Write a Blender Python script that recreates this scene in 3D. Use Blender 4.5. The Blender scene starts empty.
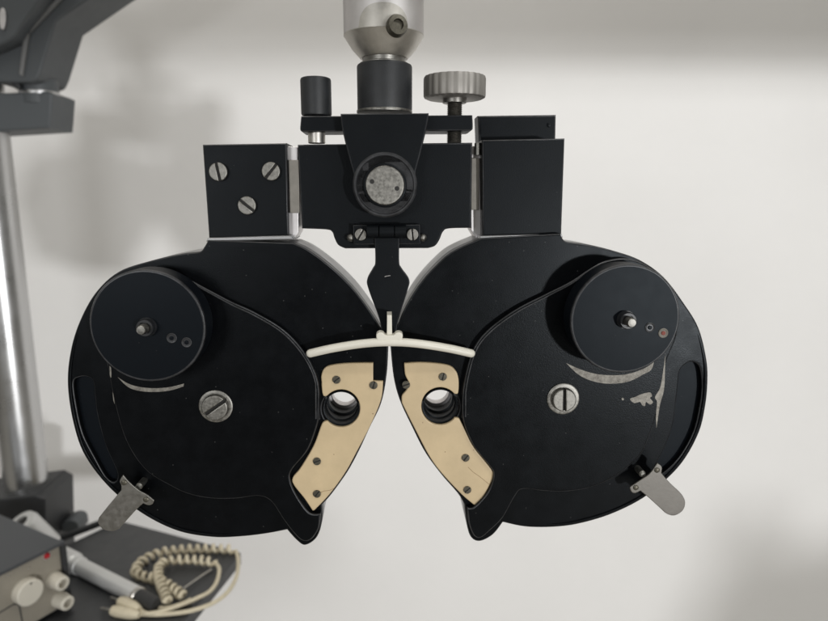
import bpy, bmesh, math, random
from mathutils import Vector, Matrix, Euler
random.seed(7)
S = bpy.context.scene
COL = S.collection

# ------------------------------------------------------------------ camera
PITCH, YAW, D, F = 10.4, 2.4, 0.322, 625.0
cam_d = bpy.data.cameras.new('camera')
cam = bpy.data.objects.new('camera', cam_d); COL.objects.link(cam)
cam.location = (0, -D, 0)
cam.rotation_euler = (math.radians(90 - PITCH), 0, math.radians(-YAW))
cam_d.sensor_width = 36; cam_d.lens = F / 828 * 36
cam_d.clip_start = 0.01; cam_d.clip_end = 50
cam_d.dof.use_dof = True; cam_d.dof.focus_distance = 0.322; cam_d.dof.aperture_fstop = 9.0
S.camera = cam
CM = Euler(cam.rotation_euler).to_matrix()

# ------------------------------------------------------------------ light
w = bpy.data.worlds.new('World'); S.world = w; w.use_nodes = True
nt = w.node_tree; bg = nt.nodes['Background']
tc = nt.nodes.new('ShaderNodeTexCoord'); sep = nt.nodes.new('ShaderNodeSeparateXYZ')
rp = nt.nodes.new('ShaderNodeValToRGB'); mp = nt.nodes.new('ShaderNodeMapRange')
nt.links.new(tc.outputs['Generated'], sep.inputs[0])
nt.links.new(sep.outputs['Z'], mp.inputs['Value']); mp.inputs['From Min'].default_value = -1
nt.links.new(mp.outputs[0], rp.inputs[0]); nt.links.new(rp.outputs[0], bg.inputs['Color'])
rp.color_ramp.elements[0].color = (.15, .14, .125, 1); rp.color_ramp.elements[1].color = (1.25, 1.235, 1.15, 1)
rp.color_ramp.elements.new(.5).color = (.20, .193, .178, 1); rp.color_ramp.elements.new(.63).color = (.80, .79, .735, 1)
bg.inputs['Strength'].default_value = 0.61

def area(name, loc, target, sx, sy, power, col):
    l = bpy.data.lights.new(name, 'AREA'); l.shape = 'RECTANGLE'; l.size = sx; l.size_y = sy
    l.energy = power; l.color = col
    o = bpy.data.objects.new(name, l); COL.objects.link(o); o.location = loc
    o.rotation_euler = (Vector(target) - Vector(loc)).to_track_quat('-Z', 'Y').to_euler()
    return o
area('key_lamp', (1.55, -2.9, -0.43), (0.1, 0.75, 0), 0.18, 0.14, 54, (.98, .99, 1))
wash = area('ceiling_strip', (0.45, -0.45, 0.56), (0.42, 0.75, -0.12), 0.30, 0.05, 1.5, (.985, 1, 1)); wash.data.spread = math.radians(115)
area('second_lamp', (-0.68, -1.25, 0.12), (0.45, 0.75, -.3), 0.42, 0.36, 6, (.975, .99, 1))
area('ceiling_lamp', (-0.25, 0.25, 1.5), (0, 0.1, 0), 0.5, 0.3, 8, (1, .96, .9))
S.view_settings.view_transform = 'Standard'; S.view_settings.look = 'None'
S.view_settings.exposure = 0; S.view_settings.gamma = 1
S.cycles.use_denoising = True

# ------------------------------------------------------------------ unprojection (photo pixel -> point on a real plane)
def ray(px, py):
    return CM @ Vector(((px - 414) / F, (310.5 - py) / F, -1))
def P(px, py, Y=0.0):
    r = ray(px, py); t = (Y + D) / r.y
    return Vector((0, -D, 0)) + r * t
def H(px, py, z):
    r = ray(px, py); t = z / r.z
    return Vector((0, -D, 0)) + r * t
def MM(Y): return (D + Y) / F          # metres per pixel at that depth, near the axis

# ------------------------------------------------------------------ materials
def mat(name, col, rough=.5, metal=0, bump=0, bscale=800, var=0, vscale=60, dark=None, spec=.5, rvar=0, coat=0, tint=None, dust=None):
    m = bpy.data.materials.new(name); m.use_nodes = True
    n = m.node_tree; b = n.nodes['Principled BSDF']
    b.inputs['Base Color'].default_value = (*col, 1); b.inputs['Roughness'].default_value = rough
    b.inputs['Metallic'].default_value = metal; b.inputs['Specular IOR Level'].default_value = spec
    b.inputs['Coat Weight'].default_value = coat; b.inputs['Coat Roughness'].default_value = .24
    t = n.nodes.new('ShaderNodeTexCoord')
    if bump:
        x = n.nodes.new('ShaderNodeTexNoise'); x.inputs['Scale'].default_value = bscale; x.inputs['Detail'].default_value = 3
        bp = n.nodes.new('ShaderNodeBump'); bp.inputs['Strength'].default_value = bump; bp.inputs['Distance'].default_value = .0004
        n.links.new(t.outputs['Object'], x.inputs['Vector']); n.links.new(x.outputs[0], bp.inputs['Height'])
        n.links.new(bp.outputs[0], b.inputs['Normal']); n.links.new(bp.outputs[0], b.inputs['Coat Normal'])
    if var or rvar:
        x = n.nodes.new('ShaderNodeTexNoise'); x.inputs['Scale'].default_value = vscale; x.inputs['Detail'].default_value = 6
        x.inputs['Roughness'].default_value = .65
        n.links.new(t.outputs['Object'], x.inputs['Vector'])
        if var:
            r = n.nodes.new('ShaderNodeValToRGB'); r.color_ramp.elements[0].position = .35; r.color_ramp.elements[1].position = .68
            d = dark or tuple(c * (1 - var) for c in col)
            r.color_ramp.elements[0].color = (*d, 1); r.color_ramp.elements[1].color = (*col, 1)
            n.links.new(x.outputs[0], r.inputs[0]); n.links.new(r.outputs[0], b.inputs['Base Color'])
        if rvar:
            q = n.nodes.new('ShaderNodeMapRange'); q.inputs['To Min'].default_value = rough - rvar; q.inputs['To Max'].default_value = rough + rvar
            q.inputs['From Min'].default_value = .3; q.inputs['From Max'].default_value = .7
            n.links.new(x.outputs[0], q.inputs['Value']); n.links.new(q.outputs[0], b.inputs['Roughness'])
    if tint: b.inputs['Specular Tint'].default_value = (*tint, 1)
    if dust:                                    # a few specks of dust or chips: (cells per metre, size, colour)
        v = n.nodes.new('ShaderNodeTexVoronoi'); v.inputs['Scale'].default_value = dust[0]
        lt = n.nodes.new('ShaderNodeMath'); lt.operation = 'LESS_THAN'; lt.inputs[1].default_value = dust[1]
        mx = n.nodes.new('ShaderNodeMix'); mx.data_type = 'RGBA'
        n.links.new(t.outputs['Object'], v.inputs['Vector']); n.links.new(v.outputs['Distance'], lt.inputs[0]); n.links.new(lt.outputs[0], mx.inputs['Factor'])
        lk = b.inputs['Base Color'].links
        if lk: n.links.new(lk[0].from_socket, mx.inputs['A'])
        else: mx.inputs['A'].default_value = (*col, 1)
        mx.inputs['B'].default_value = (*dust[2], 1)
        n.links.new(mx.outputs['Result'], b.inputs['Base Color'])
    return m
M = {}
M['black'] = mat('black_enamel', (.0022, .0025, .0032), .33, bump=.14, bscale=1900, var=.3, vscale=90, rvar=.05, spec=.125, tint=(.88, .95, 1), dust=(170, .045, (.06, .06, .058)))
M['dial'] = mat('dial_black', (.0030, .0040, .0058), .42, bump=.08, bscale=2500, rvar=.015, vscale=120, spec=.11, tint=(.85, .94, 1), dust=(150, .035, (.04, .04, .04)))
M['nutblack'] = mat('nut_black', (.012, .013, .015), .4, spec=.45)
M['black2'] = mat('black_satin', (.0030, .0036, .0046), .42, bump=.14, bscale=1800, rvar=.05, vscale=40, spec=.14, tint=(.9, .96, 1), dust=(150, .03, (.05, .05, .05)))
M['edge'] = mat('rubbed_edge_highlight', (.045, .046, .05), .38, .2, var=.75, vscale=130, spec=.5)  # edge highlights put into the colour, together with rubbed paint
M['collar'] = mat('collar_black', (.016, .018, .021), .5, bump=.15, bscale=1500, var=.5, vscale=110, spec=.5)
M['knobmetal'] = mat('matte_steel', (.30, .285, .265), .55, .75, bump=.05, bscale=1500, rvar=.05)
M['handlemetal'] = mat('satin_aluminium', (.62, .62, .61), .42, .55)
M['insert'] = mat('slide_insert_metal', (.24, .225, .20), .55, .6, var=.2, vscale=150)
M['nickel'] = mat('worn_nickel', (.31, .30, .275), .46, 1, bump=.07, bscale=900, var=.5, vscale=520, rvar=.1)
M['dullmetal'] = mat('dull_steel', (.27, .26, .24), .42, 1, bump=.08, bscale=1200, var=.14, vscale=330, rvar=.08)
M['alu'] = mat('anodised_aluminium', (.70, .675, .67), .45, 1, bump=.03, bscale=1500, var=.12, vscale=80, rvar=.04)
M['brass'] = mat('stained_aluminium', (.60, .575, .53), .42, 1, var=.2, vscale=120, rvar=.08)
M['steelscrew'] = mat('dark_screw', (.13, .12, .095), .45, .8, var=.4, vscale=700)
M['slot'] = mat('screw_slot', (.012, .011, .010), .7)
M['cream'] = mat('cream_plastic', (.55, .428, .262), .42, bump=.03, bscale=500, var=.16, vscale=38, dust=(110, .04, (.22, .15, .08)))
M['crack'] = mat('hairline_crack', (.25, .16, .08), .7)
M['rim'] = mat('drum_rim_grey', (.34, .34, .345), .38, .7, bump=.05, bscale=900, rvar=.08)
M['white'] = mat('ivory_plastic', (.66, .63, .55), .40, var=.06, vscale=80)
M['worn'] = mat('bare_metal_wear', (.20, .185, .16), .6, .4, bump=.2, bscale=1500, var=.3, vscale=250)
def wornmat():
    m = mat('rubbed_metal', (.25, .235, .205), .55, .45, bump=.2, bscale=1500)
    n = m.node_tree; b = n.nodes['Principled BSDF']
    t = n.nodes['Texture Coordinate']; x = n.nodes.new('ShaderNodeTexNoise'); x.inputs['Scale'].default_value = 260; x.inputs['Detail'].default_value = 8; x.inputs['Roughness'].default_value = .75
    r = n.nodes.new('ShaderNodeValToRGB'); e = r.color_ramp.elements
    e[0].position = .30; e[0].color = (.006, .006, .007, 1); e[1].position = .60; e[1].color = (.26, .245, .215, 1)
    k = e.new(.37); k.color = (.12, .11, .095, 1)
    n.links.new(t.outputs['Object'], x.inputs['Vector']); n.links.new(x.outputs[0], r.inputs[0]); n.links.new(r.outputs[0], b.inputs['Base Color'])
    return m
M['rubbed'] = wornmat()
M['red'] = mat('red_paint', (.16, .025, .012), .6)
M['wall'] = mat('wall_paint', (.81, .795, .782), .8, bump=.9, bscale=60, var=.03, vscale=5, dust=(9, .014, (.5, .49, .47)))
M['standgrey'] = mat('stand_grey_paint', (.075, .082, .088), .5, bump=.05, bscale=700, rvar=.05)
M['standlight'] = mat('stand_grey_light', (.17, .17, .17), .5)
M['standdark'] = mat('stand_dark_paint', (.022, .023, .025), .5)
M['chrome'] = mat('pole_chrome', (.55, .55, .55), .3, 1, rvar=.05, vscale=30)
M['tray'] = mat('tray_laminate', (.034, .035, .037), .45, bump=.04, bscale=400, rvar=.06)
M['case'] = mat('case_grey', (.050, .053, .058), .45, bump=.06, bscale=1500)
M['panel'] = mat('panel_beige', (.27, .245, .20), .5, var=.15, vscale=40)
M['knobw'] = mat('knob_white', (.56, .525, .45), .45)
M['led'] = mat('red_lens', (.35, .012, .02), .2)
M['rubber'] = mat('black_rubber', (.02, .02, .02), .6)
M['cord'] = mat('cream_cord', (.58, .515, .38), .5, var=.15, vscale=120)
M['floor'] = mat('floor_vinyl', (.35, .33, .30), .5)

# ------------------------------------------------------------------ object helpers
WL = {}
def link(o, parent, wl):
    COL.objects.link(o); o.location = wl; WL[o.name] = Vector(wl)
    if parent:
        o.parent = parent
        o.matrix_parent_inverse = Matrix.Translation(-WL[parent.name])
    return o
def thing(name, label, cat, loc):
    o = bpy.data.objects.new(name, None); o.empty_display_size = .02
    link(o, None, loc); o['label'] = label; o['category'] = cat
    return o
def tag(o, label, cat): o['label'] = label; o['category'] = cat; return o
def fin(name, bm, mats, parent=None, smooth=35, wn=False, bevel=0, merge=True):
    if merge: bmesh.ops.remove_doubles(bm, verts=bm.verts, dist=2e-6)
    bmesh.ops.recalc_face_normals(bm, faces=bm.faces)
    me = bpy.data.meshes.new(name)
    lo = [min(v.co[i] for v in bm.verts) for i in range(3)]; hi = [max(v.co[i] for v in bm.verts) for i in range(3)]
    c = Vector([(a + b) / 2 for a, b in zip(lo, hi)])
    for v in bm.verts: v.co -= c
    bm.to_mesh(me); bm.free()
    for m in (mats if isinstance(mats, (list, tuple)) else [mats]): me.materials.append(m)
    o = bpy.data.objects.new(name, me); link(o, parent, c)
    if smooth:
        me.shade_smooth(); me.set_sharp_from_angle(angle=math.radians(smooth))
    if bevel:
        b = o.modifiers.new('bevel', 'BEVEL'); b.width = bevel; b.segments = 3; b.limit_method = 'ANGLE'; b.angle_limit = math.radians(40)
        wn = True
    if wn:
        q = o.modifiers.new('wn', 'WEIGHTED_NORMAL'); q.keep_sharp = True; q.weight = 90
    return o
def smooth_loop(pts, closed=True, n=6):
    """Catmull-Rom through pixel points; a point with a third element is a sharp corner"""
    k = len(pts); out = []
    rng = range(k) if closed else range(k - 1)
    def co(i): return Vector(pts[i % k][:2]) if closed else Vector(pts[max(0, min(k - 1, i))][:2])
    def sharp(i):
        i = i % k if closed else max(0, min(k - 1, i)); return len(pts[i]) > 2
    for i in rng:
        p1, p2 = co(i), co(i + 1)
        p0 = p1 if sharp(i) else co(i - 1); p3 = p2 if sharp(i + 1) else co(i + 2)
        if sharp(i) and sharp(i + 1): out.append(p1); continue
        for j in range(n):
            t = j / n
            out.append(.5 * ((2 * p1) + (p2 - p0) * t + (2 * p0 - 5 * p1 + 4 * p2 - p3) * t * t + (3 * p1 - p0 - 3 * p2 + p3) * t ** 3))
    if not closed: out.append(co(k - 1))
    return [(p.x, p.y) for p in out]
def circ(cx, cy, r, n=48, a0=0, a1=360):
    full = abs(a1 - a0) >= 360
    return [(cx + r * math.cos(math.radians(a0 + (a1 - a0) * i / (n if full else n - 1))),
             cy + r * math.sin(math.radians(a0 + (a1 - a0) * i / (n if full else n - 1)))) for i in range(n)]
def L(loop, Y): return [(P(x, y, Y).x, P(x, y, Y).z) for x, y in (p[:2] for p in loop)]
def slab_bm(loops, y0, y1, bev=.0006, seg=3):
    """loops in metres (x, z): first outline, then holes; front face y0, back y1"""
    cu = bpy.data.curves.new('c', 'CURVE'); cu.dimensions = '2D'; cu.fill_mode = 'BOTH'
    cu.extrude = max((y1 - y0) / 2 - bev, 1e-5); cu.bevel_depth = bev; cu.bevel_resolution = seg; cu.offset = -bev
    for lp in loops:
        q = [lp[0]]
        for p in lp[1:]:
            if math.hypot(p[0] - q[-1][0], p[1] - q[-1][1]) > .00034: q.append(p)
        while math.hypot(q[0][0] - q[-1][0], q[0][1] - q[-1][1]) < .00034: q.pop()
        lp = q if len(q) > 2 else lp
        sp = cu.splines.new('POLY'); sp.points.add(len(lp) - 1); sp.use_cyclic_u = True
        for p, (x, z) in zip(sp.points, lp): p.co = (x * 100, z * 100, 0, 1)
    cu.extrude *= 100; cu.bevel_depth *= 100; cu.offset *= 100
    o = bpy.data.objects.new('c', cu); COL.objects.link(o)
    dg = bpy.context.evaluated_depsgraph_get(); me = bpy.data.meshes.new_from_object(o.evaluated_get(dg))
    bm = bmesh.new(); bm.from_mesh(me)
    yc = (y0 + y1) / 2
    for v in bm.verts: x, y, z = v.co / 100; v.co = (x, yc - z, y)
    bpy.data.objects.remove(o); bpy.data.curves.remove(cu); bpy.data.meshes.remove(me)
    return bm
def slab(name, loops, y0, y1, m, parent, bev=.0006, Y=None):
    """loops in photo pixels, read on the plane of the front face"""
    Yp = y0 if Y is None else Y
    bm = slab_bm([L(l, Yp) for l in loops], y0, y1, bev)
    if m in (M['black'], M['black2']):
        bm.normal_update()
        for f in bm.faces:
            if .2 < abs(f.normal.y) < .93: f.material_index = 1  # bevel faces take the lighter highlight-and-wear colour
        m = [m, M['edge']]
    return fin(name, bm, m, parent, smooth=40, wn=True)
def frame_of(axis):
    a = Vector(axis).normalized(); u = a.orthogonal().normalized()
    if abs(a.z) < .99: u = Vector((0, 0, 1)).cross(a).normalized()
    else: u = Vector((1, 0, 0))
    return a, u, a.cross(u)
def lathe_into(bm, c, axis, prof, n=48, mi=0, ang=0):
    """prof: (r, t) along axis"""
    a, u, v = frame_of(axis); c = Vector(c); rings = []
    for r, t in prof:
        if r < 1e-7: rings.append([bm.verts.new(c + a * t)])
        else: rings.append([bm.verts.new(c + a * t + (u * math.cos(ang + 2 * math.pi * i / n) + v * math.sin(ang + 2 * math.pi * i / n)) * r) for i in range(n)])
    for A, B in zip(rings, rings[1:]):
        for i in range(n):
            j = (i + 1) % n
            if len(A) == 1 and len(B) == 1: continue
            if len(A) == 1: f = bm.faces.new((A[0], B[i], B[j]))
            elif len(B) == 1: f = bm.faces.new((A[i], B[0], A[j]))
            else: f = bm.faces.new((A[i], B[i], B[j], A[j]))
            f.material_index = mi
    return bm
def rod_prof(r, h, b):
    return [(0, 0), (r - b, 0), (r - b * .3, b * .3), (r, b), (r, h - b), (r - b * .3, h - b * .3), (r - b, h), (0, h)]
def lathe(name, c, axis, prof, m, parent, n=48, smooth=35):
    return fin(name, lathe_into(bmesh.new(), c, axis, prof, n), m, parent, smooth=smooth, wn=True)
def tube_into(bm, pts, rad, n=10, mi=0, caps=True):
    pts = [Vector(p) for p in pts]; k = len(pts)
    rr = rad if isinstance(rad, (list, tuple)) else [rad] * k
    t = (pts[1] - pts[0]).normalized(); u = t.orthogonal().normalized(); rings = []
    for i, p in enumerate(pts):
        t = (pts[min(i + 1, k - 1)] - pts[max(i - 1, 0)]).normalized()
        u = (u - t * u.dot(t)).normalized(); v = t.cross(u)
        rings.append([bm.verts.new(p + (u * math.cos(2 * math.pi * j / n) + v * math.sin(2 * math.pi * j / n)) * rr[i]) for j in range(n)])
    for A, B in zip(rings, rings[1:]):
        for i in range(n):
            f = bm.faces.new((A[i], A[(i + 1) % n], B[(i + 1) % n], B[i])); f.material_index = mi
    if caps:
        for R_, s in ((rings[0], -1), (rings[-1], 1)):
            f = bm.faces.new(R_ if s > 0 else R_[::-1]); f.material_index = mi
    return bm
def boxpts_into(bm, p8, mi=0):
    v = [bm.verts.new(p) for p in p8]
    for f in ((0, 1, 2, 3), (7, 6, 5, 4), (0, 4, 5, 1), (1, 5, 6, 2), (2, 6, 7, 3), (3, 7, 4, 0)):
        bm.faces.new([v[i] for i in f]).material_index = mi
    return bm
def box_into(bm, lo, hi, mi=0):
    (a, b, c), (d, e, f) = lo, hi
    return boxpts_into(bm, [(a, b, c), (d, b, c), (d, e, c), (a, e, c), (a, b, f), (d, b, f), (d, e, f), (a, e, f)], mi)
def join_bm(bm, other, mi=0):
    me = bpy.data.meshes.new('t'); other.to_mesh(me); other.free()
    n0 = len(bm.faces); bm.from_mesh(me); bpy.data.meshes.remove(me); bm.faces.ensure_lookup_table()
    for f in bm.faces[n0:]: f.material_index = mi
    return bm
def screw(name, px, py, rpx, Y, parent, m='nickel', ang=45, h=.0014, slotw=.22, washer=0, base=None):
    """slotted screw head standing on the plane y = Y, its face toward the viewer"""
    c = P(px, py, Y); r = rpx * MM(Y); bm = bmesh.new()
    lathe_into(bm, c, (0, -1, 0), [(0, -.0005), (r * .97, -.0005), (r * .97, h * .45), (0, h * .45)], 40, 1)
    hw = r * slotw / 2; a0 = math.asin(min(.9, hw / r))
    for s in (0, 1):
        lp = []
        for i in range(25):
            t = a0 + (math.pi - 2 * a0) * i / 24 + math.pi * s
            x, z = r * math.cos(t), r * math.sin(t); A = math.radians(ang)
            lp.append((c.x + x * math.cos(A) - z * math.sin(A), c.z + x * math.sin(A) + z * math.cos(A)))
        join_bm(bm, slab_bm([lp], Y - h, Y - .0001, min(r * .1, h * .3), 2), 0)
    o = fin(name, bm, [M[m], M['slot']], parent, smooth=40, merge=False)
    if washer:
        rw = washer * MM(Y)
        lathe('washer', c, (0, -1, 0), [(0, -.0004), (rw, -.0004), (rw, .0006), (rw * .93, .0009), (r * 1.02, .0009), (r * 1.02, .0002)], M[m], o)
    return o

# ------------------------------------------------------------------ setting
WALL_Y = 0.75
bm = box_into(bmesh.new(), (-3, WALL_Y, -1.25), (3, WALL_Y + .1, 1.7))
o = fin('wall', bm, M['wall'], None, smooth=0); o['kind'] = 'structure'
bm = box_into(bmesh.new(), (-3, -3, -1.35), (3, WALL_Y - .001, -1.25))
o = fin('floor', bm, M['floor'], None, smooth=0); o['kind'] = 'structure'

# unseen boards added to keep lamp light off the top of the wall
zw = P(430, 64, WALL_Y).z; ze = -.43 + (zw + .43) * 2 / 3.65
hd_ = thing('light_blocker', 'added unseen boards that block light from the top of the wall', 'light blocker', (.7, -.9, ze + .4))
zs = .56 + (zw - .56) * .65 / 1.2
fin('strip_shield', box_into(bmesh.new(), (-.9, .20, zs), (1.6, .212, zs + .11)), M['standlight'], hd_, smooth=0)
fin('side_board', box_into(bmesh.new(), (-.8, -.91, .12 + (zw - .12) * .345 / 2.0), (.17, -.895, .5)), M['standlight'], hd_, smooth=0)
fin('key_shield', box_into(bmesh.new(), (.18, -.91, ze), (2.0, -.895, ze + .35)), M['standlight'], hd_, smooth=0)

# unseen board added behind the camera, cut to cast the soft shadow low right
KL = Vector((1.55, -2.9, -0.43))
def toward(px, py): p = KL.lerp(P(px, py, WALL_Y), .52); return (p.x, p.z)
ch = thing('shadow_caster', 'added unseen dark board that casts the soft shadow on the wall', 'shadow_caster', (1.1, -1.0, -1.25))
lp = [toward(x, y) for x, y in smooth_loop([(672, 720, 1), (690, 640), (706, 592), (722, 566), (734, 520), (752, 503), (772, 520), (786, 566), (800, 556), (835, 540), (900, 545), (930, 720, 1)])]
fin('shadow_board', slab_bm([lp], -1.02, -.985, .006), M['rubber'], ch, smooth=40, wn=True)
for xx in (1.05, 1.16): fin('post', box_into(bmesh.new(), (xx, -1.01, -1.248), (xx + .03, -.99, -.62)), M['standdark'], ch, smooth=0)  # legs added under the shadow-casting board

# ================================================================== THE PHOROPTER
ph = thing('phoropter', 'black twin-drum eye testing head with cream nose plates and white bow, below the silver post', 'phoropter', P(388, 540, .016))

SIDES = {
 'L': dict(
  body=[(208, 240, 1), (293, 243, 1), (309, 250.6), (332, 268), (352.5, 288), (370, 311), (381, 329), (388.4, 346, 1), (386.8, 374), (381.3, 403), (369.6, 428), (359.5, 450), (347.6, 472), (331.5, 494.5), (322, 505, 1),
        (322, 522), (316.5, 538), (305, 545.5), (296, 540), (287, 530, 1), (266, 534), (240, 537), (212, 537.5), (178, 531.5), (144.5, 515.5), (111, 490), (85, 457), (73, 424), (67.2, 385), (70, 352), (79, 322), (95, 293), (118, 272), (150, 261), (182, 254), (199, 252), (204, 247)],
  slot=[(73.5, 383), (78.5, 377.5), (87.5, 377), (93, 382), (94.6, 397), (97, 415), (105, 445), (117, 473), (114, 482), (106, 477), (94.5, 457), (83, 434), (76.5, 407)],
  cover=[(123, 275), (146, 268.5), (168, 271), (188, 279), (207, 289), (232, 302), (256, 313), (285, 331), (307, 356), (318.5, 383), (319, 413), (317.5, 425), (308, 450), (292, 470), (290.5, 481), (297, 496), (309.5, 513), (320.5, 514, 1),
         (319, 528), (312, 539), (304, 541.5), (296, 536), (284, 521), (271, 502), (258, 496.5), (236, 499), (212, 499), (190, 495), (171.6, 487), (145, 470), (125.7, 441), (114, 402), (107, 366), (98, 330), (104, 295)],
  cream=[(325.5, 356), (335, 363.5, 0), (349, 364), (373.5, 363.2, 1), (373, 381, 1), (383, 381.3, 1), (380.5, 400), (369, 426), (355.5, 450), (342, 474), (327.5, 495), (313, 510.5, 1), (305, 499), (292.5, 484), (292.3, 477), (300.5, 468), (313.5, 448), (322, 425, 1), (324.5, 421.5, 1)],
  ap=(341.2, 408.5, 18.0),
  scr=[(336.5, 379.5), (373.5, 385), (317, 461), (317, 493.5)],
  dial=(147.5, 326.5, 57.6), pin=(142, 330.6),
  axle=(216, 406, 13.4, 17.2, 35),
  ),
 'R': dict(
  body=[(482, 238, 1), (561, 233.5, 1), (562.5, 238), (568, 242), (590, 245), (613, 250.5), (640, 260), (664, 277), (684, 303), (699, 328), (707, 360), (708, 384), (705.5, 408), (699.6, 432), (686, 458), (668.7, 478), (642.6, 499), (610, 515), (577, 524.5), (551, 527.5), (525, 527), (503, 522.5, 1), (493, 535), (480, 541.5), (471, 537.5), (466.7, 524), (464.5, 505, 1),
        (458, 494), (441.5, 475), (425.4, 453), (412.5, 428), (400, 401), (393.6, 377), (390.4, 346, 1), (397.4, 326), (404.6, 308.6), (419, 285), (436.5, 265), (454, 250.6)],
  slot=[(685, 365), (692, 362), (699.5, 367), (702, 386), (699.5, 408), (693.5, 432), (681, 455), (667, 470), (659, 474), (655, 468), (664, 450), (673, 426), (677.5, 393), (680, 372)],
  cover=[(651, 268), (628, 258.5), (606, 261), (590, 269), (570, 282), (546, 294), (515, 310), (488, 330), (473, 350), (464.5, 380), (462, 405), (464, 424), (474, 447), (490, 467), (493.5, 476), (488, 492), (474.5, 507), (467.5, 508, 1),
         (469, 524), (474, 536), (481, 538), (490, 531), (503, 518), (515, 497), (523, 489.5), (545, 491.5), (566, 492), (590, 488), (615, 477), (640, 456), (652, 430), (660, 402), (666, 365), (678, 330), (672, 292)],
  cream=[(404.5, 363.6, 1), (424, 362.8), (447, 365.2), (456, 371.5), (458.5, 381), (458.6, 391), (455.5, 394.5, 1)],
  ap=(440.2, 406.3, 18.0),
  scr=[(442.7, 376.5), (406, 384.5), (465.5, 457.5), (467.2, 489.5)],
  dial=(625.5, 319.5, 57.6), pin=(629.5, 321.8),
  axle=(563, 398.5, 12.4, 17.0, 92),
  ),
}
def creamL():
    cx, cy, r = SIDES['L']['ap']
    arc = circ(cx, cy, r + .6, 30, 152, -150 + 360 - 360)     # from lower-left counter through bottom, right, top
    # screen coordinates: angle 0 right, 90 down
    arc = circ(cx, cy, r + .8, 34, 137, -137)
    out = [(322, 371), (327, 365.8), (336, 364.2), (349, 363.6), (372, 363.2)]
    s = smooth_loop([(321.5, 382, 1), (321.2, 376), (324, 369), (331, 365.4), (349, 363.4), (373.3, 363.0, 1)], False)
    s += [(373.2, 381), (383.2, 381.4)]
    s += smooth_loop([(383.2, 381.4, 1), (381, 400), (370.3, 426), (357.8, 450), (345.5, 472.5), (330, 494), (314.5, 510.5, 1)], False)[1:]
    s += smooth_loop([(312.5, 511, 1), (304.5, 499), (293.5, 485), (292.6, 478), (300.5, 468), (313.5, 446), (321, 426), (324, 422), (326.3, 421.2, 1)], False)
    s += arc[0:] 
    s += smooth_loop([(327, 396, 1), (324, 396.5), (322.3, 393.5), (321.5, 386, 1)], False)
    return s
def creamR():
    cx, cy, r = SIDES['R']['ap']
    arc = circ(cx, cy, r + .8, 34, -43, -317)      # from upper right over the top, left side, bottom to lower right
    s = smooth_loop([(404.2, 363.4, 1), (424, 362.6), (447, 365.0), (455.5, 370.5), (458.6, 379), (458.8, 389, 1)], False)
    s += smooth_loop([(458.6, 391, 1), (457.8, 394), (455, 394.2, 1)], False)
    s += arc
    s += smooth_loop([(454.5, 418, 1), (458.5, 418.2), (460.5, 421), (465, 430), (474.5, 448), (493, 471.5), (493.3, 478), (487, 491), (478, 506.3, 1)], False)
    s += smooth_loop([(475, 506, 1), (458.5, 491.5), (433.5, 463), (414.3, 428), (401.8, 403, 1)], False)
    s += smooth_loop([(401.8, 402, 1), (402, 396), (406.5, 390), (408.5, 383), (405.2, 375), (404.2, 366, 1)], False)
    return s
CREAM = {'L': creamL(), 'R': creamR()}
T0, T1 = 0.0075, 0.032
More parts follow.
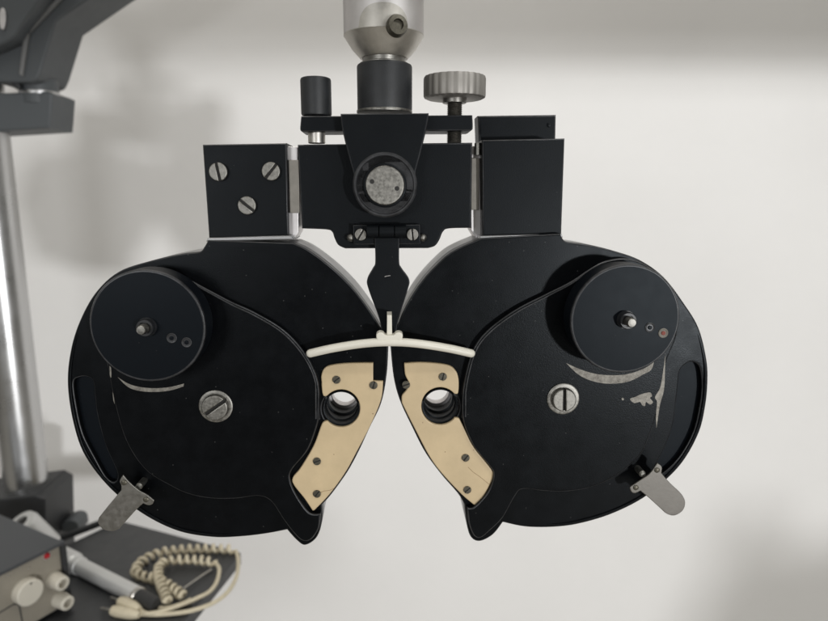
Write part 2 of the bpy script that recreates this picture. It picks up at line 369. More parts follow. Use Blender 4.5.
for k, d in SIDES.items():
    sgn = -1 if k == 'L' else 1
    body = smooth_loop(d['body']); ax, ay, ar = d['ap']
    slot = smooth_loop(d['slot'])
    hole = circ(ax, ay, ar + 1.4, 48)
    hs = slab('lens_housing', [body, slot, hole], 0, T0, M['black'], ph, bev=.0009)
    # rear half of the drum: same outline drawn in a little, with the sight hole through it
    bm = slab_bm([[(x, z) for x, z in L(body, 0)], L(hole, 0)], T0 + .0006, T1, .0012)
    rear = fin('rear_shell', bm, M['rim'], hs, smooth=40, wn=True)
    # floor of the rim slot
    bm = slab_bm([[(x + 0, z) for x, z in L([((x - (212 if k == 'L' else 563)) * .985 + (212 if k == 'L' else 563), (y - 390) * .985 + 390) for x, y in body if True], 0)], L(hole, 0)], .0034, .0066, .0004)
    fin('slot_floor', bm, M['dial'], hs, smooth=40, wn=True)
    # bead round the lower rim
    idx = [i for i, p in enumerate(body) if (p[0] < 240 if k == 'L' else p[0] > 545) and p[1] > 330]
    rim = [body[i] for i in idx]
    cx0, cy0 = (212, 392) if k == 'L' else (563, 384)
    rim = [(cx0 + (x - cx0) * .978, cy0 + (y - cy0) * .978) for x, y in rim]
    nb = len(rim); bm = tube_into(bmesh.new(), [P(x, y, -.0002) for x, y in rim], [.0007 * min(1, .08 + i / 9, .08 + (nb - 1 - i) / 9) for i in range(nb)], 8)
    fin('rim_bead', bm, M['black'], hs, smooth=60)
    # raised cover
    slab('raised_cover', [smooth_loop(d['cover'])], -.0042, .0004, M['black'], hs, bev=.0011)
    cv = [p for p in smooth_loop(d['cover']) if p[1] < 420 and (p[0] > 168 if k == 'L' else p[0] < 606)]
    cv.sort(key=lambda p: p[0])
    ccx, ccy = (230, 400) if k == 'L' else (550, 395)
    for off in (.6, -3.0):
        pts_ = []
        for x, y in cv:
            dd_ = math.hypot(x - ccx, y - ccy); pts_.append(P(x + (x - ccx) / dd_ * off, y + (y - ccy) / dd_ * off, -.0043 if off < 0 else -.0004))
        fin('cover_edge_line', tube_into(bmesh.new(), pts_, [.00042 * min(1, .08 + i / 7, .08 + (len(pts_) - 1 - i) / 7) for i in range(len(pts_))], 8), M['edge'], hs, smooth=60)  # thin beads added to carry the step's light edge lines as colour
    # cream nose plate
    cp = slab('nose_plate', [CREAM[k]], -.0022, .0003, M['cream'], ph, bev=.0007)
    for i, (sx, sy) in enumerate(d['scr']):
        screw('screw', sx, sy, 4.2, -.0021, cp, 'steelscrew', [40, 75, 20, 50][(i + (k == 'R')) % 4], h=.0009, slotw=.3)
    ck = [(319, 493), (324, 491), (329, 490.5), (334, 488.5)] if k == 'L' else [(468, 467), (473, 472), (479, 476), (490, 485)]
    fin('hairline_crack', tube_into(bmesh.new(), [P(x_, y_, -.0022) for x_, y_ in ck], .00013, 6), M['crack'], cp)
    # sight tube: stepped bore with lens rings
    r = ar * MM(0); c = P(ax, ay, 0)
    prof = [(r + .0004, .0006), (r - .0003, .0008), (r - .0003, .006), (r - .0009, .0065), (r - .0009, .0085), (r - .0002, .009), (r - .0002, .015), (r - .0012, .0155), (r - .0012, .0185), (r - .0004, .019), (r - .0004, .0255)]
    et = lathe('sight_tube', c, (0, 1, 0), prof, M['black2'], ph, 56)
    lathe('lens_ring', c, (0, 1, 0), [(r - .0002, .0258), (r - .0016, .0258), (r - .0020, .0262), (r - .0020, .0325), (r + .0008, .0325), (r + .0008, .0258)], M['alu'], et, 56)
    # dial
    dx, dy, dr = d['dial']; Yd = -.022
    c = P(dx, dy, Yd); r = dr * MM(Yd)
    pr = [(0, 0), (r - .0012, 0), (r - .0004, .0003), (r, .0011), (r, .0125), (r - .0006, .0133), (r - .003, .0135), (r - .003, .0182), (0, .0182)]
    bm = lathe_into(bmesh.new(), c, (0, 1, 0), pr, 96)
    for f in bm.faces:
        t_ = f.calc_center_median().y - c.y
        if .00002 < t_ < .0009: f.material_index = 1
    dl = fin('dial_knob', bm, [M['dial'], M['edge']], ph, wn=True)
    # ring nut and pin
    nr = 9.6 * MM(Yd)
    lathe('ring_nut', c, (0, -1, 0), [(0, -.0005), (nr, -.0005), (nr, .0006), (nr * .98, .0010), (nr * .93, .0010), (nr * .93, .0032), (nr * .84, .0040), (nr * .62, .0040), (nr * .62, .003), (0, .003)], M['nutblack'], dl, 40)
    pr_ = 5.0 * MM(Yd)
    lathe('centre_pin', c, (0, -1, 0), [(0, 0), (pr_, 0), (pr_, .0078), (pr_ * .8, .0086), (0, .0088)], M['nickel'], dl, 28)
    for i, (ox, oy) in enumerate([(24.3, 11.5), (39.2, 15.8)] if k == 'L' else [(24.2, 8.0), (37.6, 13.5)]):
        cs = P(dx + ox, dy + oy, Yd); a = 5.2 * MM(Yd)
        bm = bmesh.new()
        lathe_into(bm, cs, (0, -1, 0), [(a, -.0004), (a, .0003), (a * .88, .0005), (a * .72, .0004), (a * .66, .0002), (0, .0002)], 32, 2)
        lathe_into(bm, cs, (0, -1, 0), [(a * .42, 0), (a * .42, .0006), (a * .3, .0007), (0, .0005)], 20, 1)
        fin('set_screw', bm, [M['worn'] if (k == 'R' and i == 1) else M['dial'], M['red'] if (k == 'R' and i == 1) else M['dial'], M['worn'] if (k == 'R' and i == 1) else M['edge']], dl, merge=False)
    # axle screw on its washer
    x, y, r1, r2, an = d['axle']
    screw('axle_screw', x, y, r1, -.0042, ph, 'nickel', an, h=.0034, slotw=.2, washer=r2)

# worn bare metal on the covers (thin flakes of exposed metal, part of the covers' finish)
covers = [o for o in COL.objects if o.name.startswith('raised_cover')]
hous = [o for o in COL.objects if o.name.startswith('lens_housing')]
def wear(k, pts, Y=-.0043):
    bm = slab_bm([L(smooth_loop(pts), Y)], Y, Y + .0003, .00002, 0)
    return fin('worn_patch', bm, M['rubbed'], hous[k], smooth=0)
wear(0, [(117.5, 377, 1), (128, 383.5), (140, 387), (155, 388.2), (170, 387), (184, 383.6, 1), (183.5, 386.5, 1), (170, 390.5), (155, 392), (140, 391), (128, 387)])
wear(0, [(109.5, 366, 1), (111, 368), (111.3, 377), (110, 376)])
wear(0, [(112.5, 392, 1), (113.6, 396), (114.6, 404, 1), (113.3, 400)])
wear(1, [(566, 363, 1), (577, 368), (590, 372.5), (605, 375), (625, 374.5), (643, 369), (654, 362, 1), (651, 370), (643, 374.5), (634, 379.5), (622, 383), (605, 383.5), (589, 380), (577, 373.5)])
wear(1, [(665.5, 353, 1), (665, 370), (664, 390), (660, 405), (656.5, 428, 1), (656, 415), (657, 402), (655, 397), (660, 388), (663, 372)])
wear(1, [(630, 399), (635, 397), (642, 394), (650, 392.5), (652, 396), (650, 398), (653, 402), (650, 404.5), (646, 402), (645, 406), (642, 405), (640, 402), (634, 403)])
wear(1, [(621.5, 398.5), (623, 397.8), (624, 399.5), (622.5, 400.5)])

# lever tabs at the lower rims
def lever(k, pts_tab, rivets, stud):
    Y = -.0100
    lv = slab('lever_tab', [smooth_loop(pts_tab)], Y, Y + .0012, M['dullmetal' if k == 0 else 'nickel2'], ph, bev=.0004)
    for x, y in rivets:
        a = 3.0 * MM(Y)
        lathe('rivet', P(x, y, Y), (0, -1, 0), [(a, -.0002), (a, .0003), (a * .7, .0006), (0, .0006)], M['steelscrew'], lv, 20)
    a = 3.6 * MM(-.006)
    c = P(stud[0], stud[1], -.008)
    lathe('lever_stud', c, (0, 1, 0), [(0, 0), (a * .6, 0), (a, .0008), (a, .0085), (0, .0085)], M['nickel'], lv, 24)
    return lv
M['nickel2'] = mat('brushed_nickel', (.19, .18, .165), .5, 1, bump=.1, bscale=700, var=.2, vscale=90, rvar=.05)
lever(0, [(123, 475, 1), (130, 483), (139, 490.5), (147, 495), (154, 500.5, 1), (152.5, 504), (148.5, 505.5), (143, 503.5, 1), (137, 509), (127, 520), (119, 529, 1), (112, 531.5), (103, 529.5), (98, 523.5), (98.5, 518, 1), (108, 506), (121, 490.5, 1), (121, 485.5), (119.5, 481)],
      [(124, 482.5), (146, 499.5)], (138.5, 487))
lever(1, [(657.5, 463, 1), (662, 467), (661.5, 473, 1), (670, 483), (681, 493.5), (685.3, 502), (683, 510.5), (675, 515.6), (667, 514), (660, 508), (649, 498), (640.5, 491, 1), (635, 493.4), (631.5, 492), (629.6, 487.5, 1), (640, 480.5), (650, 473.5)],
      [(657, 470), (635.8, 487.5)], (643, 474.5))

# mounting blocks
bl = slab('mounting_block', [[(202.3, 144.5), (286.5, 143), (288.8, 236.2), (208.8, 238.6)]], .005, .030, M['black2'], ph, bev=.0011)
for (x, y, an) in ((219, 172, 100), (271.5, 171.5, 50), (247.6, 205.5, -40)):
    screw('screw', x, y, 8.8, .005, bl, 'nickel', an, h=.0022, slotw=.24)
br = slab('mounting_block', [[(482, 140), (565, 138.3), (561.6, 235.2), (482.5, 237.3)]], .005, .026, M['black2'], ph, bev=.0011)
slab('rear_cover', [[(477, 116.5), (554.5, 115.5), (553, 200), (480, 200)]], .0262, .042, M['black2'], br, bev=.0015, Y=.030)
bm = lathe_into(bmesh.new(), P(549, 125, .0262), (0, -1, 0), rod_prof(2.0 * MM(.026), .0006, .0002), 20)
fin('rivet', bm, M['black2'], br)
slab('block_seat', [[(207.5, 238), (290.5, 235.6), (294, 239.6), (206, 241.6)]], .0012, .026, M['rim'], ph, bev=.0006)
slab('block_seat', [[(480.5, 236), (562, 234), (563, 237.6), (479.5, 239.8)]], .0012, .026, M['rim'], ph, bev=.0006)
# nickel slides between blocks and cross bar
sl = slab('slide', [[(285, 146), (298, 147), (298.6, 232), (294, 240), (286, 240)]], .0095, .028, M['alu'], ph, bev=.0004)
slab('slide_insert', [[(288.5, 160), (299, 160), (299.6, 213), (290, 213)]], .0075, .0096, M['insert'], sl, bev=.0003)
sr = slab('slide', [[(469, 146), (485, 146), (484, 240), (477, 240), (471, 230)]], .013, .028, M['alu'], ph, bev=.0004)
slab('slide_insert', [[(471, 158), (479.5, 158), (478.5, 210), (471, 210)]], .0105, .0131, M['insert'], sr, bev=.0003)
bm = tube_into(bmesh.new(), [P(477.8, 143, .010), P(477.8, 155, .010)], 3.2 * MM(.01), 20)
fin('hinge_knuckle', bm, M['nickel'], sr)

# cross bar with its notched lower edge
cb = slab('cross_bar', [smooth_loop([(297.5, 144.5, 1), (472.5, 142.5, 1), (471.5, 228, 1), (449, 228.6), (443, 232), (439.5, 240), (435, 246), (428, 248.3, 1), (345, 248.6, 1), (338, 245), (334.3, 238), (332, 232), (326, 229.6), (301.8, 228.6, 1)])], .006, .028, M['black2'], ph, bev=.0011)
# yoke ears plate and yoke front
ye = slab('ear_plate', [smooth_loop([(301, 116, 1), (472.5, 115, 1), (473, 128), (470.5, 130.5, 1), (302, 131.5, 1), (300, 129)])], .004, .024, M['black2'], ph, bev=.0008)
yk = slab('yoke', [smooth_loop([(340.5, 113.5, 1), (428.8, 113, 1), (427.5, 124), (421.5, 150), (416, 171, 1), (414.5, 190), (405, 207), (386, 215), (367, 208), (355.5, 192), (353.5, 174, 1), (347, 150), (341.5, 126)])], -.0045, .0055, M['black2'], ph, bev=.0009)
c = P(385, 185, -.0045)
rr = 31.5 * MM(-.0045)
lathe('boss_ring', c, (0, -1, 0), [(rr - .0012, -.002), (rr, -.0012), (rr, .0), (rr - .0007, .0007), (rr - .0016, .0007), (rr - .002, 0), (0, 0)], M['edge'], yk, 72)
cr = 19.0 * MM(-.0062)
c = P(385, 185.5, -.005)
cap = lathe('pivot_cap', c, (0, -1, 0), [(0, -.001), (cr, -.001), (cr, .0022), (cr - .0004, .0027), (cr - .0011, .0028), (0, .0028)], M['nickel'], ph, 64)
for x, y in ((372, 181.5), (397, 188.5)):
    lathe('spanner_hole', P(x, y, -.0078), (0, -1, 0), [(.00115, -.0004), (.00115, .00012), (0, .00012)], M['slot'], cap, 20)
lathe('cap_rim', c, (0, -1, 0), [(cr + .0001, -.0005), (cr + .0012, -.0005), (cr + .0012, .0008), (cr + .0006, .0012), (cr + .0001, .0012)], M['black2'], cap, 64)

# vertical pieces on the ear plate
def vrod(name, px, py_top, py_bot, rpx, Y, m, parent, b=.0006, n=48):
    a = P(px, py_bot, Y); t = P(px, py_top, Y)
    return lathe(name, Vector((t.x, t.y, a.z)), (0, 0, 1), rod_prof(rpx * MM(Y), t.z - a.z, b), m, parent, n)
col_ = vrod('collar', 384.5, 65, 112, 26.2, .014, M['collar'], ph, .0012)
vrod('collar_foot', 384.5, 110.5, 113.5, 26.6, .014, M['nickel'], col_, .0004)
post = vrod('stop_post', 315.6, 78, 116.5, 14.5, .013, M['collar'], ph, .0012)
vrod('stop_pin', 316.5, 130, 143.5, 8.2, .013, M['brass'], post, .0004)
# thumb screw
ts = thing_ts = None
c = P(454.5, 99.0, .013); kr = 29.8 * MM(.013); kh = P(454.5, 77, .013).z - c.z
bm = bmesh.new(); n = 120; rings = []
prof = [(0, 0), (kr * .9, 0), (kr * .985, .0006), (kr, .0014), (kr, kh - .0012), (kr * .975, kh), (0, kh)]
for r, t in prof:
    if r == 0: rings.append([bm.verts.new((c.x, c.y, c.z + t))]); continue
    ring = []
    for i in range(n):
        q = r * (1 - (.03 * abs(math.sin(math.pi * i / 5)) ** 6 if r > kr * .95 else 0))
        ring.append(bm.verts.new((c.x + q * math.cos(2 * math.pi * i / n), c.y + q * math.sin(2 * math.pi * i / n), c.z + t)))
    rings.append(ring)
for A, B in zip(rings, rings[1:]):
    for i in range(n):
        j = (i + 1) % n
        if len(A) == 1: bm.faces.new((A[0], B[i], B[j]))
        elif len(B) == 1: bm.faces.new((A[i], B[0], A[j]))
        else: bm.faces.new((A[i], B[i], B[j], A[j]))
ts = fin('thumb_screw', bm, M['knobmetal'], ph, smooth=25)
vrod('flange', 454.5, 97, 103.5, 11.5, .013, M['dullmetal'], ts, .0004)
za, zb = P(454.5, 146, .013).z, P(454.5, 101, .013).z
c = P(454.5, 120, .013); pr = [(0, za)]; z = za; rt = 7.4 * MM(.013)
while z < zb: pr += [(rt, z), (rt * .86, z + .00035)]; z += .0007
pr.append((0, z))
lathe('threaded_shank', Vector((c.x, c.y, 0)), (0, 0, 1), pr, M['dullmetal'], ts, 32, smooth=20)

# hinge bracket, tongue
hb = slab('hinge_bracket', [[(353, 225), (420, 224.5), (420.5, 244), (353.5, 244.5)]], .001, .0062, M['black2'], ph, bev=.0006)
for a, b in ((367, 378.5), (379.5, 394), (395, 406)):
    bm = tube_into(bmesh.new(), [P(a, 231.5, -.0005), P(b, 231.3, -.0005)], 6.8 * MM(0), 24)
    fin('hinge_barrel', bm, M['black2'], hb, smooth=50)
for x, an in ((360.8, 60), (412.4, 95)):
    screw('screw', x, 234.5, 5.9, .001, hb, 'dullmetal', an, h=.0016, slotw=.25)
for x in (351, 422.5):
    a = 4.0 * MM(.003)
    lathe('ball_stud', P(x, 237.5, .006), (0, -1, 0), [(a * .6, -.002), (a * .6, .0008), (a * .9, .0014), (a, .0024), (a * .9, .0034), (a * .6, .0042), (0, .0046)], M['nickel'], hb, 24)
tg = slab('tongue', [smooth_loop([(374.5, 236, 1), (399.5, 235.5, 1), (399.3, 262), (402, 269), (409.3, 280), (407.5, 291), (398.5, 320), (396, 336, 1), (381.5, 336, 1), (379.5, 320), (369, 291), (367, 280), (372.5, 269), (375.2, 262)])], -.0008, .0045, M['black2'], ph, bev=.0006)
bm = tube_into(bmesh.new(), [P(384.5, 276.8, -.0009), P(387, 276, -.0009), P(390.5, 275.6, -.0009)], .00016, 6)
fin('scratch', bm, M['alu'], tg)

# forehead bow
Y = -.013
path = smooth_loop([(310.5, 353.3), (330, 348.8), (352, 345), (371, 342.8), (390, 342), (409, 342.7), (430, 345.2), (452, 349), (471, 353.3)], False, 8)
pts = [P(x, y, Y + .006 * ((x - 390) / 82) ** 2) for x, y in path]
r0 = 4.4 * MM(Y); rad = [r0] * len(pts)
d0 = (pts[0] - pts[1]).normalized(); d1 = (pts[-1] - pts[-2]).normalized(); p0_, p1_ = pts[0], pts[-1]
th = [math.radians(q) for q in (20, 40, 58, 74, 86)]
pts = [p0_ + d0 * r0 * math.sin(q) for q in th[::-1]] + pts + [p1_ + d1 * r0 * math.sin(q) for q in th]
rad = [r0 * math.cos(q) for q in th[::-1]] + rad + [r0 * math.cos(q) for q in th]
fb = fin('forehead_bow', tube_into(bmesh.new(), pts, rad, 16), M['white'], ph, smooth=60)
slab('bow_clip', [smooth_loop([(377, 341, 1), (376.3, 335), (379, 332.6), (383, 333), (385.5, 335.3), (393.5, 335.3), (396, 333), (400, 332.6), (402.7, 335), (402, 341, 1)])], -.0145, -.0085, M['white'], fb, bev=.0006)
slab('bow_stem', [[(387, 315.2), (391.8, 315.2), (392.2, 338), (386.8, 338)]], -.0125, -.0018, M['white'], fb, bev=.0004)

# ------------------------------------------------------------------ the silver post it hangs from
c = P(384, 60, .014)
mp_ = thing('mounting_post', 'silver post with conical lower end and side bolt, above the black collar', 'post', c)
zc = P(384, 64, .014).z; z1 = P(384, 37.0, .014).z; R0 = 37.6 * MM(.014)
z0 = P(384, 59, .014).z
base = Vector((c.x, c.y, 0))
bm = bmesh.new()
lathe_into(bm, base, (0, 0, 1), [(R0, z1 + .0004), (R0, zc + .25), (0, zc + .25)], 72, 0)
lathe_into(bm, base, (0, 0, 1), [(0, z0), (22.5 * MM(.014), z0), (R0 * .80, z0 + (z1 - z0) * .42), (R0 - .0005, z1 - .0006), (R0, z1), (R0, z1 + .0004)], 72, 1)
sp_ = fin('post_sleeve', bm, [M['alu'], M['brass']], mp_, smooth=30)
# machined flat with the clamp bolt
Yf = .014 - R0 - .0004
bm = bmesh.new(); cols = []
for i in range(25):
    t = -1 + i / 12; an = math.radians(-3 + 36 * t); hgt = .0105 * math.sqrt(max(0, 1 - abs(t) ** 2.6)) + .0002
    q_ = []
    for rr_, zz_ in ((R0 - .001, z1), (R0 + .00025, z1), (R0 + .00025, z1 + hgt), (R0 - .001, z1 + hgt)):
        q_.append(bm.verts.new((base.x + rr_ * math.sin(an + .05), base.y - rr_ * math.cos(an + .05), zz_)))
    cols.append(q_)
for A_, B_ in zip(cols, cols[1:]):
    for j in range(4): bm.faces.new((A_[j], B_[j], B_[(j + 1) % 4], A_[(j + 1) % 4]))
bm.faces.new(cols[0]); bm.faces.new(cols[-1][::-1])
fin('bolt_flat', bm, M['brass'], sp_, smooth=30)
lathe('post_neck', base, (0, 0, 1), [(0, zc - .0008), (23 * MM(.014), zc - .0008), (23 * MM(.014), zc), (20 * MM(.014), zc + .0006), (21 * MM(.014), z0 + .002), (0, z0 + .002)], M['dullmetal'], mp_, 56)
cb_ = P(396.5, 26.2, Yf - .001); dv = Vector((.28, -1, .05))
bt = lathe('clamp_bolt', cb_, dv, [(0, -.002), (.0046, -.002), (.0050, -.001), (.0050, .0018), (.0044, .0030), (.0026, .0032), (.0024, .0016), (0, .0016)], M['steelscrew'], mp_, 32)

# ------------------------------------------------------------------ the equipment stand at the left
YS = .52
st = thing('equipment_stand', 'blurred grey stand with chrome pole and angled upper arm at the left edge', 'stand', P(28, 500, YS))
pa, pb = P(28.0, 520, YS), P(-1, 150, YS)
pa = P(28.5, 500, YS); zt = P(0, 60, YS).z
lathe('pole', Vector((pa.x, pa.y, pa.z - .05)), (0, 0, 1), rod_prof(20.5 * MM(YS), zt - pa.z + .05, .001), M['chrome'], st, 48)
slab('pole_base', [[(-60, 490), (58, 475), (67, 480), (69, 560), (-60, 590)]], YS - .04, YS + .04, M['standdark'], st, bev=.003, Y=YS + .02)
slab('foot_bracket', [smooth_loop([(62, 532, 1), (62, 524), (70, 520.5), (77, 523), (79, 532, 1)])], YS + .0, YS + .03, M['standgrey'], st, bev=.001)
slab('swivel_box', [[(-60, 104), (71, 98.5), (76, 101), (73.5, 133), (-60, 141)]], YS - .02, YS + .04, M['standgrey'], st, bev=.003, Y=YS + .04)
cn = P(39.5, 93, YS)
lathe('swivel_neck', Vector((cn.x, cn.y, cn.z - .014)), (0, 0, 1), rod_prof(16.5 * MM(YS), .03, .0006), M['standgrey'], st, 36)
cn2 = P(36, 95.5, YS - .02); 
lathe('neck_ring', Vector((cn.x, cn.y, cn.z - .003)), (0, 0, 1), rod_prof(17.0 * MM(YS), .004, .0006), M['chrome'], st, 36)
am = slab('arm', [smooth_loop([(28, 31, 1), (62, -6, 1), (72, -25, 1), (170, -25, 1), (130, 0, 1), (80, 34.5, 1), (66, 80, 1), (62, 88), (56, 90.5, 1), (22, 90), (19, 84, 1), (21, 60)])], YS - .035, YS + .035, M['standgrey'], st, bev=.003, Y=YS + .025)
slab('arm_highlight', [[(24, 30), (60, -6), (68, -14), (74, -14), (28.5, 33), (22, 76), (18.5, 74)]], YS - .040, YS - .0352, M['standlight'], am, bev=.001)  # the arm's edge highlight, put in as a paler strip
slab('arm_cover', [smooth_loop([(-40, -30, 1), (62, -30, 1), (40, 0, 1), (20, 27), (6, 42), (-40, 60, 1)])], YS - .060, YS - .030, M['standgrey'], st, bev=.003)
slab('joint_plate', [smooth_loop([(4, 44, 1), (24, 30, 1), (17, 74, 1), (20, 90, 1), (14, 88), (11, 82, 1)])], YS - .03, YS + .03, M['standdark'], st, bev=.002)
for x, y in ((14.5, 62), (15.5, 71)):
    lathe('joint_screw', P(x, y, YS - .0302), (0, -1, 0), rod_prof(3.6 * MM(YS), .004, .0006), M['nickel'], st, 20)
slab('cover_clip', [smooth_loop([(1, 8), (4.5, 10), (5.5, 20), (3.5, 29), (0, 27), (-1, 15)])], YS - .063, YS - .0602, M['alu'], st, bev=.0008)

# ------------------------------------------------------------------ tray, control box, handle, cord
ZT = -.47
A, B, Cc, Dd = H(119, 520, ZT), H(241, 552, ZT), H(193, 610, ZT), H(62, 542, ZT)
u = (Dd - A).normalized(); v = (B - A)
E = A + u * .42; G = B + (Cc - B).normalized() * .30
tr = thing('instrument_tray', 'dark grey flat tray carrying the control box, silver handle and coiled cord', 'tray', (A + B + E) / 3)
top = [A, B, G, E + (G - B) * .6]
bm = bmesh.new(); dz = Vector((0, 0, .018))
boxpts_into(bm, [p - dz for p in top] + [p for p in top])
fin('tray_board', bm, M['tray'], tr, smooth=0, bevel=.002)
nrm = Vector((0, 0, 1)); 
def lip(p, q, h, t, name):
    d = (q - p).normalized(); s = Vector((-d.y, d.x, 0)) * t
    bm = boxpts_into(bmesh.new(), [p + Vector((0, 0, .0003)), q + Vector((0, 0, .0003)), q + s + Vector((0, 0, .0003)), p + s + Vector((0, 0, .0003)), p + Vector((0, 0, h)), q + Vector((0, 0, h)), q + s + Vector((0, 0, h)), p + s + Vector((0, 0, h))])
    return fin(name, bm, M['standdark'], tr, smooth=0, bevel=.001)
lip(A + u * .004, A + u * .3, .009, -.006, 'tray_lip')

# control box
ZB = ZT + .085
k0, k1, k2 = H(62, 540.5, ZB), H(0, 571, ZB), H(0, 519, ZB)
e1 = (k1 - k0); e1.z = 0; e1.normalize()                 # along the front panel's top edge, toward the viewer
e2 = Vector((-e1.y, e1.x, 0))
if e2.dot(k2 - k0) < 0: e2 = -e2                          # into the box
nf = -e2                                                  # panel normal
kb = thing('control_box', 'grey control box with beige front panel, white knobs and red light', 'control box', k0 + e1 * .1 - Vector((0, 0, .085)))
def BX(a, b, c): return k0 + e1 * a + e2 * b + Vector((0, 0, c))   # along the panel, into the box, up
W_, DP = .20, .16
bm = bmesh.new()
def bbox(bm, a0, a1, b0, b1, c0, c1, mi=0):
    return boxpts_into(bm, [BX(a0, b0, c0), BX(a1, b0, c0), BX(a1, b1, c0), BX(a0, b1, c0), BX(a0, b0, c1), BX(a1, b0, c1), BX(a1, b1, c1), BX(a0, b1, c1)], mi)
bbox(bm, 0, W_, .004, DP, -.082, 0)
case = fin('case', bm, M['case'], kb, smooth=0, bevel=.0015)
bm = bbox(bmesh.new(), -.0005, W_, -.004, .0038, -.0035, .0008); fin('case_lip', bm, M['case'], case, smooth=0, bevel=.0008)
bm = bbox(bmesh.new(), -.002, .0035, -.004, .0038, -.082, -.0036); fin('case_edge', bm, M['standdark'], case, smooth=0, bevel=.0008)
bm = bbox(bmesh.new(), .0038, W_, 0, .0039, -.078, -.0037); pn = fin('front_panel', bm, M['panel'], kb, smooth=0, bevel=.0005)
def onpanel(px, py, off=0):
    r = ray(px, py); o0 = Vector((0, -D, 0)); p0 = BX(0, -off, 0)
    t = (p0 - o0).dot(nf) / r.dot(nf); return o0 + r * t
def pl_line(pts):
    bm = tube_into(bmesh.new(), [onpanel(x, y, .0001) for x, y in pts], .0007, 6); return fin('panel_groove', bm, M['standdark'], pn)
pl_line([(-6, 616), (14, 604), (19, 605), (23, 625)])
s = .70 / F
def knob(name, px, py, rpx, h, hole, tip=1.0):
    p = onpanel(px, py); r = rpx * s
    pr = [(0, 0), (r * 1.0, 0), (r, h * .15), (r * tip, h - .001), (r * tip - .0012, h)]
    pr += [(r * .55, h), (r * .5, h - .010), (0, h - .010)] if hole else [(0, h)]
    return lathe(name, p, nf, pr, M['knobw'], kb, 36)
knob('round_knob', 25.0, 590, 12.6, .011, False)
a = lathe('knob_dot', onpanel(31, 583.5, .0112), nf, rod_prof(.0011, .0003, .0001), M['steelscrew'], kb, 12)
for px, py in ((54, 579.5), (59, 599)): knob('socket_knob', px, py, 8.0, .017, True, .88)
lathe('indicator_lamp', onpanel(46.5, 555.5), nf, [(0, 0), (.0036, 0), (.0034, .0015), (.0022, .0032), (0, .0036)], M['led'], kb, 24)
lathe('lamp_bezel', onpanel(46.5, 555.5), nf, [(.0036, 0), (.0047, 0), (.0045, .0012), (.0037, .0012)], M['alu'], kb, 24)
for px, py in ((29, 568), (20, 567.5), (35, 576), (8, 575)):
    lathe('panel_mark', onpanel(px, py, 0), nf, rod_prof(.0013, .0003, .0001), M['brass'], pn, 10)

# holder behind the box
hd = H(26, 520, ZB)
hp = P(27, 530, .47)
ho = thing('metal_holder', 'short silver cylinder with dark slot in its slanted top, behind the control box', 'holder', hp)
ax = Vector((-.35, -.35, .9)).normalized(); q = P(31, 534, .45)
rh = 17 * MM(.45)
hb_ = lathe('holder_body', q - ax * .03, ax, [(0, 0), (rh, 0), (rh, .048), (rh * .9, .053), (rh * .5, .0535), (rh * .45, .050), (0, .050)], M['handlemetal'], ho, 40)
bm = lathe_into(bmesh.new(), q + ax * .0207, ax, rod_prof(rh * .44, .0006, .0001), 24); fin('holder_slot', bm, M['slot'], hb_)

# silver handle lying on the tray
zr = .0105
h0, h1 = H(62, 557, ZT + zr), H(150, 602, ZT + zr)
dh = (h1 - h0); LL = dh.length
sh = thing('silver_handle', 'silver cylindrical handle with black tip, lying on the tray beside the cream plugs', 'handle', (h0 + h1) / 2 - Vector((0, 0, zr)))
rr = .0098
lathe('handle_barrel', h0, dh, [(0, 0), (rr * 1.35, 0), (rr * 1.35, .026), (rr * 1.2, .030), (rr * 1.12, .031), (rr * 1.12, .040), (rr, .041), (rr, LL * .86), (rr * .97, LL * .865)], M['handlemetal'], sh, 40)
lathe('end_ring', h0, dh, [(rr * .97, LL * .862), (rr * 1.04, LL * .865), (rr * 1.04, LL * .885), (rr * .9, LL * .89)], M['brass'], sh, 40)
lathe('black_tip', h0, dh, [(rr * .9, LL * .888), (rr * .86, LL * .9), (rr * .82, LL * 1.05), (rr * .7, LL * 1.06), (0, LL * 1.06)], M['rubber'], sh, 32)

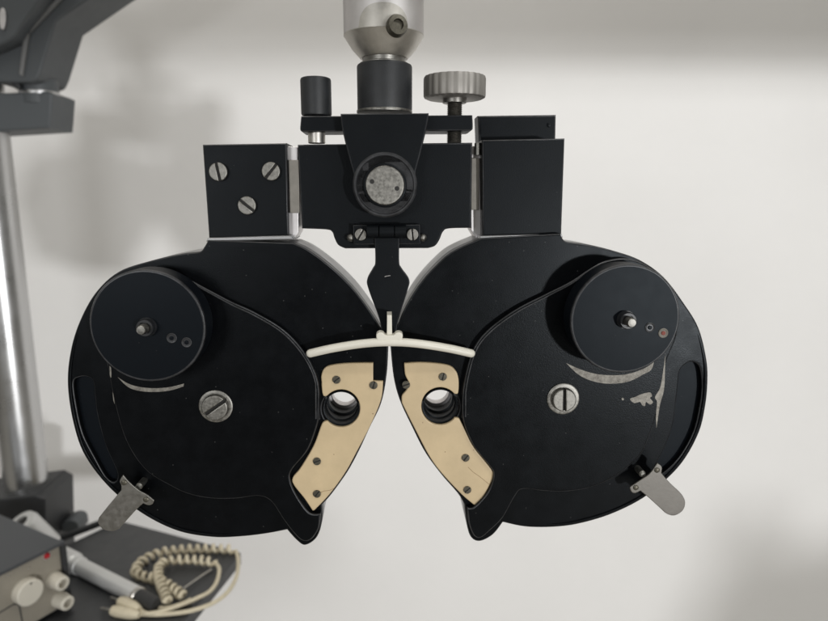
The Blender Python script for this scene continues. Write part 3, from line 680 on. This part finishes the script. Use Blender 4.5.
# coiled cord
cd = thing('coiled_cord', 'cream coiled cord with two plugs, looped in a heap on the tray', 'cord', H(170, 590, ZT))
def q5(x, y): return (100 + x / 5.175, 530 + y / 5.175)
def helix(pp, rc, rw, pitch, name, tail, z_off):
    path = smooth_loop([q5(x, y) for x, y in pp], False, 10)
    pts = [H(x, y, ZT + z_off) for x, y in path]
    # resample
    out = []; ang = 0; 
    for a, b in zip(pts, pts[1:]):
        d = b - a; n = max(1, int(d.length / (pitch / 22)))
        t = d.normalized(); sd = Vector((-t.y, t.x, 0))
        for i in range(n):
            p = a + d * (i / n); ang += 2 * math.pi * (d.length / n) / pitch
            rj = rc * (1 + .06 * math.sin(ang * .37))
            out.append(p + sd * math.cos(ang) * rj + Vector((0, 0, 1)) * math.sin(ang) * rj)
    last = out[-1]; first = out[0]
    return out
outer = helix([(430, 345), (395, 315), (350, 285), (290, 255), (225, 240), (185, 215), (210, 170), (290, 125), (390, 105), (500, 98), (600, 97), (690, 100)], .0043, .0024, .0104, 'c', None, .0065)
inner = helix([(350, 375), (335, 335), (318, 290), (302, 240), (305, 195), (335, 165), (400, 155), (500, 155), (590, 168)], .0041, .0024, .0098, 'c', None, .009)
def tail(pp, z): return [H(x, y, ZT + z) for x, y in smooth_loop([q5(*p) for p in pp], False, 8)]
o_tail = tail([(705, 110), (716, 160), (708, 235), (670, 310), (600, 370), (500, 410), (400, 430), (280, 438), (180, 432)], .004)
i_tail = tail([(600, 172), (617, 205), (603, 270), (565, 320), (505, 352), (430, 385), (340, 415), (260, 432), (225, 425), (195, 400), (170, 388)], .006)
bm = tube_into(bmesh.new(), outer + o_tail, .0025, 10); fin('cord_outer_loop', bm, M['cord'], cd, smooth=70)
bm = tube_into(bmesh.new(), inner + i_tail, .0025, 10); fin('cord_inner_loop', bm, M['cord'], cd, smooth=70)
short = tail([(300, 370), (275, 385), (300, 402), (360, 402), (430, 380), (470, 360)], .004)
bm = tube_into(bmesh.new(), short, .0025, 10); fin('cord_end', bm, M['cord'], cd, smooth=70)
thin = tail([(430, 305), (500, 255), (575, 205)], .004)
bm = tube_into(bmesh.new(), thin, .0012, 8); fin('thin_wire', bm, M['brass'], cd, smooth=70)
def plug(a, b, zz):
    p, r_ = H(*q5(*a), ZT + zz), H(*q5(*b), ZT + zz); d = p - r_; Lg = d.length
    pg = lathe('plug', r_, d, [(0, 0), (.0034, 0), (.0048, .004), (.0062, Lg * .3), (.0064, Lg * .8), (.0052, Lg * .97), (.003, Lg), (0, Lg)], M['cord'], cd, 24)
    lathe('plug_pin', p, d, [(0, -.001), (.002, -.001), (.002, .013), (.0014, .0145), (0, .015)], M['nickel'], pg, 16)
plug((60, 415), (205, 440), .006); plug((100, 368), (205, 410), .0085)
